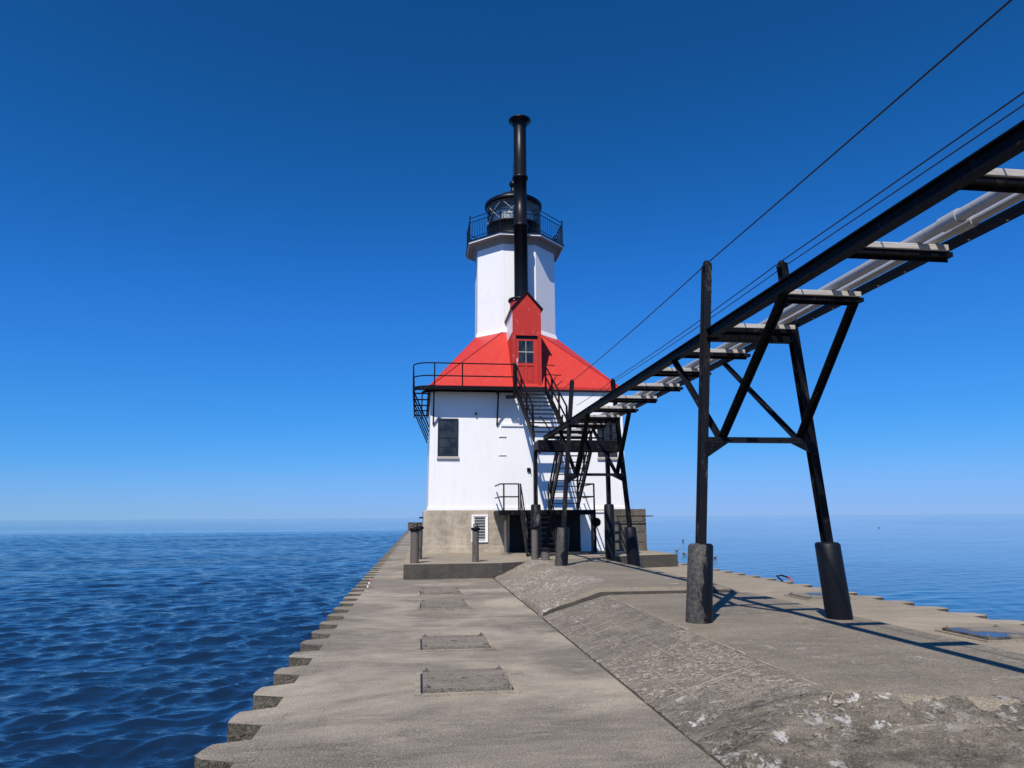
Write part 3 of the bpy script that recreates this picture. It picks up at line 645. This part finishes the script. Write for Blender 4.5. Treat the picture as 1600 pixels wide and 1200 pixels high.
# ------------------------------------------------------------------ stairs and landings
ust = thing('upper_stair', (4.05, 22.0, 4.05), 'black steel stair with open treads climbing from the catwalk to the red door', 'stairs')
A0, A1 = Vector((0, 21.75, 4.06)), Vector((0, 25.86, 6.38)); N = 12
for x in (3.50, 4.60):
    MB().bar((x, A0.y, A0.z), (x, A1.y, A1.z), .045, .27).build('stringer', 'black', ust)
    h = MB()
    for k_ in (.92, .5): h.tube([(x, A0.y+.25, A0.z+.14+k_), (x, A1.y, A1.z+k_)], .03, 8)
    for t in (.06, .36, .66, .97): p = A0+(A1-A0)*t; h.bar((x, p.y, p.z), (x, p.y, p.z+.92), .06, .06)
    h.build('handrail', 'black', ust)
for i in range(1, N):
    p = A0+(A1-A0)*(i/N); MB().box(3.52, 4.58, p.y-.12, p.y+.13, p.z+.03, p.z+.055).build('tread', 'grate', ust)
lst = thing('lower_stair', (5.05, 25.0, 1.88), 'black steel open-tread stair dropping from catwalk landing to the entry landing', 'stairs')
B0, B1 = Vector((0, 22.55, 4.0)), Vector((0, 25.05, 1.92)); N = 11
for x in (4.58, 5.54):
    MB().bar((x, B0.y, B0.z), (x, B1.y, B1.z), .05, .27).build('stringer', 'black', lst)
    h = MB()
    for k_ in (.9, .48): h.tube([(x, B0.y, B0.z+k_), (x, B1.y-.1, B1.z+.08+k_)], .032, 8)
    for t in (.05, .5, .93): p = B0+(B1-B0)*t; h.bar((x, p.y, p.z), (x, p.y, p.z+.9), .06, .06)
    h.build('handrail', 'black', lst)
for i in range(1, N):
    p = B0+(B1-B0)*(i/N); MB().box(4.6, 5.52, p.y-.1, p.y+.11, p.z-.012, p.z+.013).build('tread', 'grate', lst)
lan_ = thing('stair_landing', (4.9, 22.4, .4), 'black steel landing on two sleeved posts where the catwalk meets the stairs', 'landing')
dk = MB().box(3.62, 6.2, 21.66, 22.5, 3.97, 4.0).box(5.62, 6.2, 22.5, 23.7, 3.97, 4.0).build('deck', 'grate', lan_)
MB().box(3.60, 6.12, 21.6, 21.65, 3.66, 3.97).build('front_beam', 'black', lan_)
MB().box(3.62, 6.22, 22.52, 22.58, 3.70, 3.965).build('rear_beam', 'black', lan_)
MB().box(6.18, 6.24, 21.66, 23.7, 3.66, 4.12).build('side_beam', 'black', lan_); MB().box(3.60, 3.64, 21.66, 22.5, 3.72, 3.965).build('side_beam', 'black', lan_)
MB().plate([(3.6, 21.59, 3.72), (3.84, 21.59, 3.72), (3.6, 21.59, 3.54)], .02, (0,-1,0)).build('gusset', 'black', lan_)
h = MB()
for k_ in (.95, .62, .3):
    h.tube([(6.2, 21.66, 4+k_), (6.2, 23.7, 4+k_)], .032, 8)
    h.tube([(5.6, 23.7, 4+k_), (6.2, 23.7, 4+k_)], .032, 8)
for x, y in ((6.2, 21.66), (6.2, 22.7), (6.2, 23.7), (5.62, 23.7)): h.bar((x, y, 4), (x, y, 4.95), .07, .07)
h.tube([(3.47, 21.62, 4.0), (3.47, 21.62, 4.72), (3.7, 21.62, 4.72), (4.1, 21.62, 4.1)], .02, 8)
h.build('landing_rail', 'black', lan_)
for x, y in ((3.64, 22.45), (6.02, 22.5)):
    p = MB().bar((x-.045, y, .45), (x-.045, y, 3.70), .025, .17, up=(0,1,0)).bar((x+.045, y, .45), (x+.045, y, 3.70), .025, .17, up=(0,1,0)).bar((x, y, .45), (x, y, 3.70), .07, .02, up=(0,1,0)).build('post', 'postwear', lan_)
    MB().lathe((x, y, .38), [(.16, 0), (.165, .4), (.16, 1.62), (.13, 1.66), (0, 1.67)], 18).build('sleeve', 'worn', p)
ent = thing('entry_landing', (4.4, 25.5, .4), 'black steel landing with railing against the concrete base of the lighthouse', 'landing')
MB().box(2.72, 6.08, 24.62, 26.35, 1.84, 1.88).build('deck', 'grate', ent)
MB().box(2.70, 6.10, 24.58, 24.62, 1.72, 1.885).box(2.70, 2.74, 24.621, 26.35, 1.72, 1.839).box(6.06, 6.10, 24.621, 26.35, 1.72, 1.839).build('edge_beam', 'black', ent)
h = MB(); h2 = MB()
for k_ in (.9, .46):
    h2.bar((2.76, 24.62, 1.88+k_), (3.42, 24.62, 1.88+k_), .045, .045); h2.bar((2.76, 24.62, 1.88+k_), (2.76, 26.35, 1.88+k_), .04, .04)
    h.bar((5.5, 24.62, 1.88+k_), (6.06, 24.62, 1.88+k_), .045, .045); h.bar((6.06, 24.62, 1.88+k_), (6.06, 26.35, 1.88+k_), .04, .04)
for x in (2.88, 3.40, 6.06): (h if x > 4 else h2).bar((x, 24.62, 1.86), (x, 24.62, 2.80), .05, .05)
h.build('landing_rail', 'postwear', ent); h2.build('landing_rail', 'postwear', ent)
for x in (2.95, 6.0):
    MB().lathe((x, 24.75, .40), [(.2, 0), (.16, .03), (.06, .06), (.05, .1), (.05, 1.2), (.08, 1.3), (.08, 1.33)], 12).build('leg', 'rustpipe', ent)
MB().lathe((6.12, 24.62, 1.46), [(0, -.16), (.1, -.13), (.155, -.05), (.155, .05), (.1, .13), (0, .16)], 16).build('round_fitting', 'black', ent)
MB().box(6.05, 6.12, 24.66, 24.74, .42, 1.72).build('leg', 'black', ent)
es = thing('entry_steps', (3.95, 24.0, .4), 'short steep black steps with handrails from the apron up to the entry landing', 'steps')
C0, C1 = Vector((0, 23.15, .42)), Vector((0, 24.58, 1.80)); N = 8
for x in (3.46, 4.44):
    MB().bar((x, C0.y, C0.z), (x, C1.y, C1.z), .03, .2).build('stringer', 'postwear', es)
    h = MB()
    for k_ in (.9, .45): h.bar((x, C0.y+.1, C0.z+.1+k_), (x, C1.y, C1.z+.08+k_), .04, .04)
    h.bar((x, C0.y+.1, C0.z), (x, C0.y+.1, C0.z+.98), .045, .045); h.bar((x, C1.y, C1.z), (x, C1.y, C1.z+.98), .045, .045)
    h.build('handrail', 'postwear', es)
for i in range(1, N):
    p = C0+(C1-C0)*(i/N); MB().box(3.48, 4.42, p.y-.1, p.y+.1, p.z, p.z+.03).build('tread', 'grate', es)

# ------------------------------------------------------------------ elevated catwalk
cw = thing('elevated_catwalk', (4.5, 9.0, 4.0), 'long black steel elevated catwalk with grey timber ties running to the lighthouse', 'catwalk')
YA, YB = -7.0, 22.3
lbm = MB().box(3.885, 3.90, YA, YB, 4.045, 4.15).box(3.845, 3.96, YA, YB, 4.15, 4.165).box(3.845, 3.96, YA, YB, 4.03, 4.045).build('beam', 'black', cw)
bs = MB(); bs.studs((3.884, 4, 4.1), (3.884, YB, 4.1), 130, .014, (-1, 0, 0)); stuff(bs.build('bolts', 'black', lbm))
rbm = MB().box(5.0, 5.012, YA, YB, 4.194, 4.245).box(5.0, 5.105, YA, YB, 4.18, 4.193).build('beam', 'black', cw)
bs = MB(); bs.studs((5.06, 3, 4.179), (5.06, YB, 4.179), 44, .014, (0, 0, -1)); stuff(bs.build('bolts', 'bar', rbm))
ty = [4.40+1.435*i for i in range(-7, 13)]
for i, y in enumerate(ty):
    if y > 22: continue
    MB().box(3.91, 5.03 if i % 2 else 5.0, y-.0, y+.07, 4.062, 4.108).box(3.912, 4.998, y+.071, y+.08, 4.03, 4.107).build('tie_angle', 'black', cw)
    xa = 3.965 + random.uniform(0, .03); xb = 4.96 + random.uniform(-.02, .03); yb = y+random.uniform(-.015, .01)
    MB().box(xa, xb, yb-.015, yb+.15, 4.112, 4.172).build('timber_tie', 'timber', cw, bevel=.006)
def trestle(dx, Yt, dz, label):
    t = thing('catwalk_trestle', (4.5+dx, Yt, .3+dz), label, 'trestle', 'trestles under the catwalk')
    P = lambda x, y, z: (x+dx, Yt+y, z+dz)
    legs = ((3.555, .30, 3.94, 5.12), (5.475, .29, 5.06, 5.17))
    for k_, (xa, za, xb, zb) in enumerate(legs):
        at_ = lambda z: xa+(xb-xa)*(z-za)/(zb-za)
        m = MB(); w = .058
        # two angles back to back: flange towards the camera and web behind
        m.bar(P(at_(1.2), -.05, 1.2), P(xb, -.05, zb), .095, .014, up=(0,1,0)); m.bar(P(at_(1.2), .02, 1.2), P(xb, .02, zb), .03, .12, up=(0,1,0)); m.bar(P(at_(1.2), .085, 1.2), P(xb, .085, zb), .09, .014, up=(0,1,0))
        p = m.build('post', 'postwear' if k_ == 0 else 'black', t)
        stuff(MB().studs(P(at_(1.4)+.04, -.058, 1.4), P(xb+.04, -.058, zb-.1), 24, .011, (0,-1,0)).build('rivets', 'postwear', p))
        MB().lathe(P(xb, .02, zb), [(.05, -.06), (.05, .02), (.03, .05), (0, .06)], 10).build('post_cap', 'black', p)
        n = 20; m = MB(); rings = []
        for z, r in ((za-.08, .168), (za+.03, .168), (za+.5, .163), (1.27, .16), (1.295, .135), (1.305, .0)):
            c = P(at_(z), .02, z); rings.append([(c[0]+r*math.cos(2*math.pi*j/n), c[1]+r*math.sin(2*math.pi*j/n), c[2]) for j in range(n)])
        vs = [v for q in rings for v in q]; m.add(vs, [(i*n+j, i*n+(j+1)%n, (i+1)*n+(j+1)%n, (i+1)*n+j) for i in range(5) for j in range(n)], 0, True)
        m.build('sleeve', 'sleeve' if k_ == 0 else 'sleeve_dark', p)
    MB().box(P(3.87,0,0)[0], P(5.15,0,0)[0], Yt-.075, Yt-.06, 4.03-.02+dz, 4.155+dz).box(P(3.87,0,0)[0], P(5.15,0,0)[0], Yt-.0595, Yt+.04, 4.14+dz-.135, 4.02+dz).build('crossbeam', 'black', t)
    st_ = MB().box(P(3.77,0,0)[0], P(5.25,0,0)[0], Yt-.075, Yt-.06, 2.61+dz, 2.68+dz).box(P(3.77,0,0)[0], P(5.25,0,0)[0], Yt-.0595, Yt+.03, 2.61+dz, 2.625+dz).build('strut', 'postwear', t)
    MB().plate([P(3.74, -.079, 2.61), P(4.06, -.079, 2.605), P(3.74, -.079, 2.40)], .012, (0,1,0)).build('gusset', 'black', t)
    MB().plate([P(5.28, -.079, 2.61), P(4.93, -.079, 2.605), P(5.31, -.079, 2.42)], .012, (0,1,0)).build('gusset', 'black', t)
    for x, xt, offs in ((3.98, 3.92, (-2.0, 1.4)), (5.08, 5.05, (-1.58, 2.1))):
        for s, yo in zip((-1, 1), offs):
            zt = 4.03-dz if x < 4.5 else 4.17-dz
            a, b = Vector(P(x, .01*s+.0, 2.66)), Vector((xt, Yt+yo, zt+dz))
            MB().bar(a, b, .10, .012, up=(0, -s*.5, 1)).bar(a+Vector((.044, 0, -.02)), b+Vector((.044, 0, -.02)), .012, .07, up=(0, -s*.5, 1)).build('brace', 'black', t)
    for x in (3.98, 5.08): stuff(MB().studs(P(x-.12, -.078, 2.645), P(x+.12, -.078, 2.645), 5, .016, (0,-1,0)).build('bolts', 'postwear', st_))
    return t
def sleeve_mat(name, amt, lo):
    k = NT(name); c = (.007, .008, .0115)
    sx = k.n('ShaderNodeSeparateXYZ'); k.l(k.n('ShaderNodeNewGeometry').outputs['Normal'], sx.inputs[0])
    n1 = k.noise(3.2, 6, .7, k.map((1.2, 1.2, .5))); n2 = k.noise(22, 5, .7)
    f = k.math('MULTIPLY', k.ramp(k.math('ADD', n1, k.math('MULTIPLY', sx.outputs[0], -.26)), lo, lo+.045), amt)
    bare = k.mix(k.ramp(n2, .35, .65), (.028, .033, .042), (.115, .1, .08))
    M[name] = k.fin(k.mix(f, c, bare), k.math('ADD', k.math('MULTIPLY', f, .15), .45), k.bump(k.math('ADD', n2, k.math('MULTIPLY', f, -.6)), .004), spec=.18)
sleeve_mat('sleeve', .95, .52); sleeve_mat('sleeve_dark', .7, .80)
trestle(0, 9.05, 0, 'near black steel catwalk trestle, tall in the foreground on two fat pipe sleeves')
trestle(.05, 18.3, .085, 'far black steel catwalk trestle standing in front of the lighthouse stairs')
def run(name, pts, r, label, cat, mat, n=8, coll=()):
    m = MB().tube(pts, r, n)
    for y in coll: m.tube([(pts[0][0], y, pts[0][2]), (pts[0][0], y+.22, pts[0][2])], r+.012, n)
    return tag(m.build(name, mat), label, cat)
run('conduit', [(4.66, YA, 4.228), (4.66, 20.8, 4.228)], .056, 'thicker grey conduit pipe lying along the catwalk ties', 'pipe', 'galv', 14, (5.3, 14.6))
run('conduit', [(4.84, YA, 4.214), (4.84, 20.8, 4.214)], .04, 'thinner grey conduit pipe beside the right catwalk beam', 'pipe', 'galv', 12, (5.35, 14.5))
def sag(pts, n=14, s=.04):
    out = []
    for a, b in zip(pts[:-1], pts[1:]):
        a = Vector(a); b = Vector(b)
        for i in range(n): t = i/n; out.append(a+(b-a)*t - Vector((0,0,s*4*t*(1-t))))
    return out+[Vector(pts[-1])]
run('handrail_cable', sag([(3.94, -6, 5.13), (3.94, 9.07, 5.13), (3.99, 18.32, 5.21), (3.6, 22.0, 4.98)]), .0085, 'thin wire cable along the tops of the left trestle posts', 'cable', 'cable', 6)
run('handrail_cable', sag([(5.06, -6, 5.24), (5.06, 9.07, 5.215), (5.11, 18.32, 5.27), (5.0, 22.3, 5.2)]), .008, 'upper of two thin wire cables along the right trestle posts', 'cable', 'cable', 6)
run('handrail_cable', sag([(5.07, -6, 5.13), (5.07, 9.07, 5.12), (5.12, 18.32, 5.2), (5.05, 22.0, 4.72)]), .007, 'lower of two thin wire cables along the right trestle posts', 'cable', 'cable', 6)

# ------------------------------------------------------------------ small things on the apron
def bollard(x, y, h, r, label, hook=True):
    t = thing('pipe_bollard', (x, y, .4), label, 'bollard', 'iron pipe bollards on the apron')
    MB().lathe((x, y, .38), [(r, 0), (r, h-.06), (r*1.0, h)], 14).build('pipe', 'rustpipe', t)
    MB().lathe((x, y, .38+h-.05), [(r+.012, 0), (r+.035, .01), (r+.035, .07), (r*.6, .09), (0, .1)], 14).build('cap', 'black', t)
    if hook:
        m = MB(); c = Vector((x, y, .38+h+.06)); m.tube([c+Vector((.06*math.cos(a), .02, .05*math.sin(a)+.02)) for a in np.linspace(-.6, 3.7, 10)], .016, 6)
        m.build('shackle', 'black', t)
    return t
bollard(-.11, 20.66, .95, .12, 'thick iron pipe bollard at the left front corner of the apron')
bollard(.0, 22.6, .97, .11, 'iron pipe bollard just behind the left corner bollard of the apron')
bollard(1.615, 20.85, .95, .095, 'iron pipe bollard standing in front of the white louvred vent')
bollard(3.37, 21.05, .98, .095, 'iron pipe bollard in front of the sleeved left landing post')
bollard(3.63, 20.75, .36, .125, 'short stubby iron bollard beside the far trestle leg', hook=False)
t = thing('ladder_rail', (-1.25, 18.3, 0), 'short tilted red and white rod at the left pier edge', 'ladder')
MB().tube([(-1.22, 18.1, -.02), (-1.16, 18.28, .15)], .02, 8).build('rod', 'bar', t); MB().tube([(-1.175, 18.235, .107), (-1.158, 18.286, .156)], .022, 8).tube([(-1.2, 18.155, .03), (-1.193, 18.18, .055)], .022, 8).build('red_band', 'hazardred', t)
t = thing('ladder_rail', (9.25, 17.6, 0), 'black and red bent ladder hoop at the right pier edge', 'ladder')
MB().tube([(9.16, 17.5, -.03), (9.1, 17.75, .13), (9.25, 17.8, .14), (9.38, 17.6, .08)], .022, 8).build('hoop', 'black', t); MB().tube([(9.35, 17.65, .1), (9.39, 17.58, .06), (9.42, 17.5, -.2)], .025, 8).build('red_end', 'hazardred', t)
def gull(x, y, rot, s, label):
    m = MB(); c, sn = math.cos(rot), math.sin(rot)
    def T(p): return (x+(p[0]*c-p[1]*sn)*s, y+(p[0]*sn+p[1]*c)*s, WL+.01+p[2]*s)
    rings = [(-.30, .012, .10), (-.2, .05, .085), (-.08, .09, .07), (.05, .095, .07), (.14, .07, .08), (.19, .045, .11), (.22, .042, .135), (.26, .036, .14), (.29, .012, .135), (.33, .004, .13)]
    vs = []; n = 10
    for px, r, pz in rings:
        for j in range(n): a = 2*math.pi*j/n; vs.append(T((px, r*math.cos(a), pz+r*.85*math.sin(a))))
    m.add(vs, [(i*n+j, i*n+(j+1)%n, (i+1)*n+(j+1)%n, (i+1)*n+j) for i in range(len(rings)-1) for j in range(n)], 0, True)
    tag(m.build('gull', 'feather'), label, 'bird', 'birds floating off the right side of the pier')
gull(20.5, 56.2, .3, .8, 'bird on the water just right of the apron, second from the left of three')
gull(19.3, 51.4, 2.6, .8, 'bird on the water nearest the right corner of the apron')
gull(19.5, 46.3, .2, .8, 'bird on the water just right of the near left trestle sleeve')
gull(29.6, 79, 1.0, 1.1, 'small distant bird on the water above the apron corner')
gull(96.8, 142.7, 3.0, 1.2, 'distant white bird on calm water right of the near trestle')
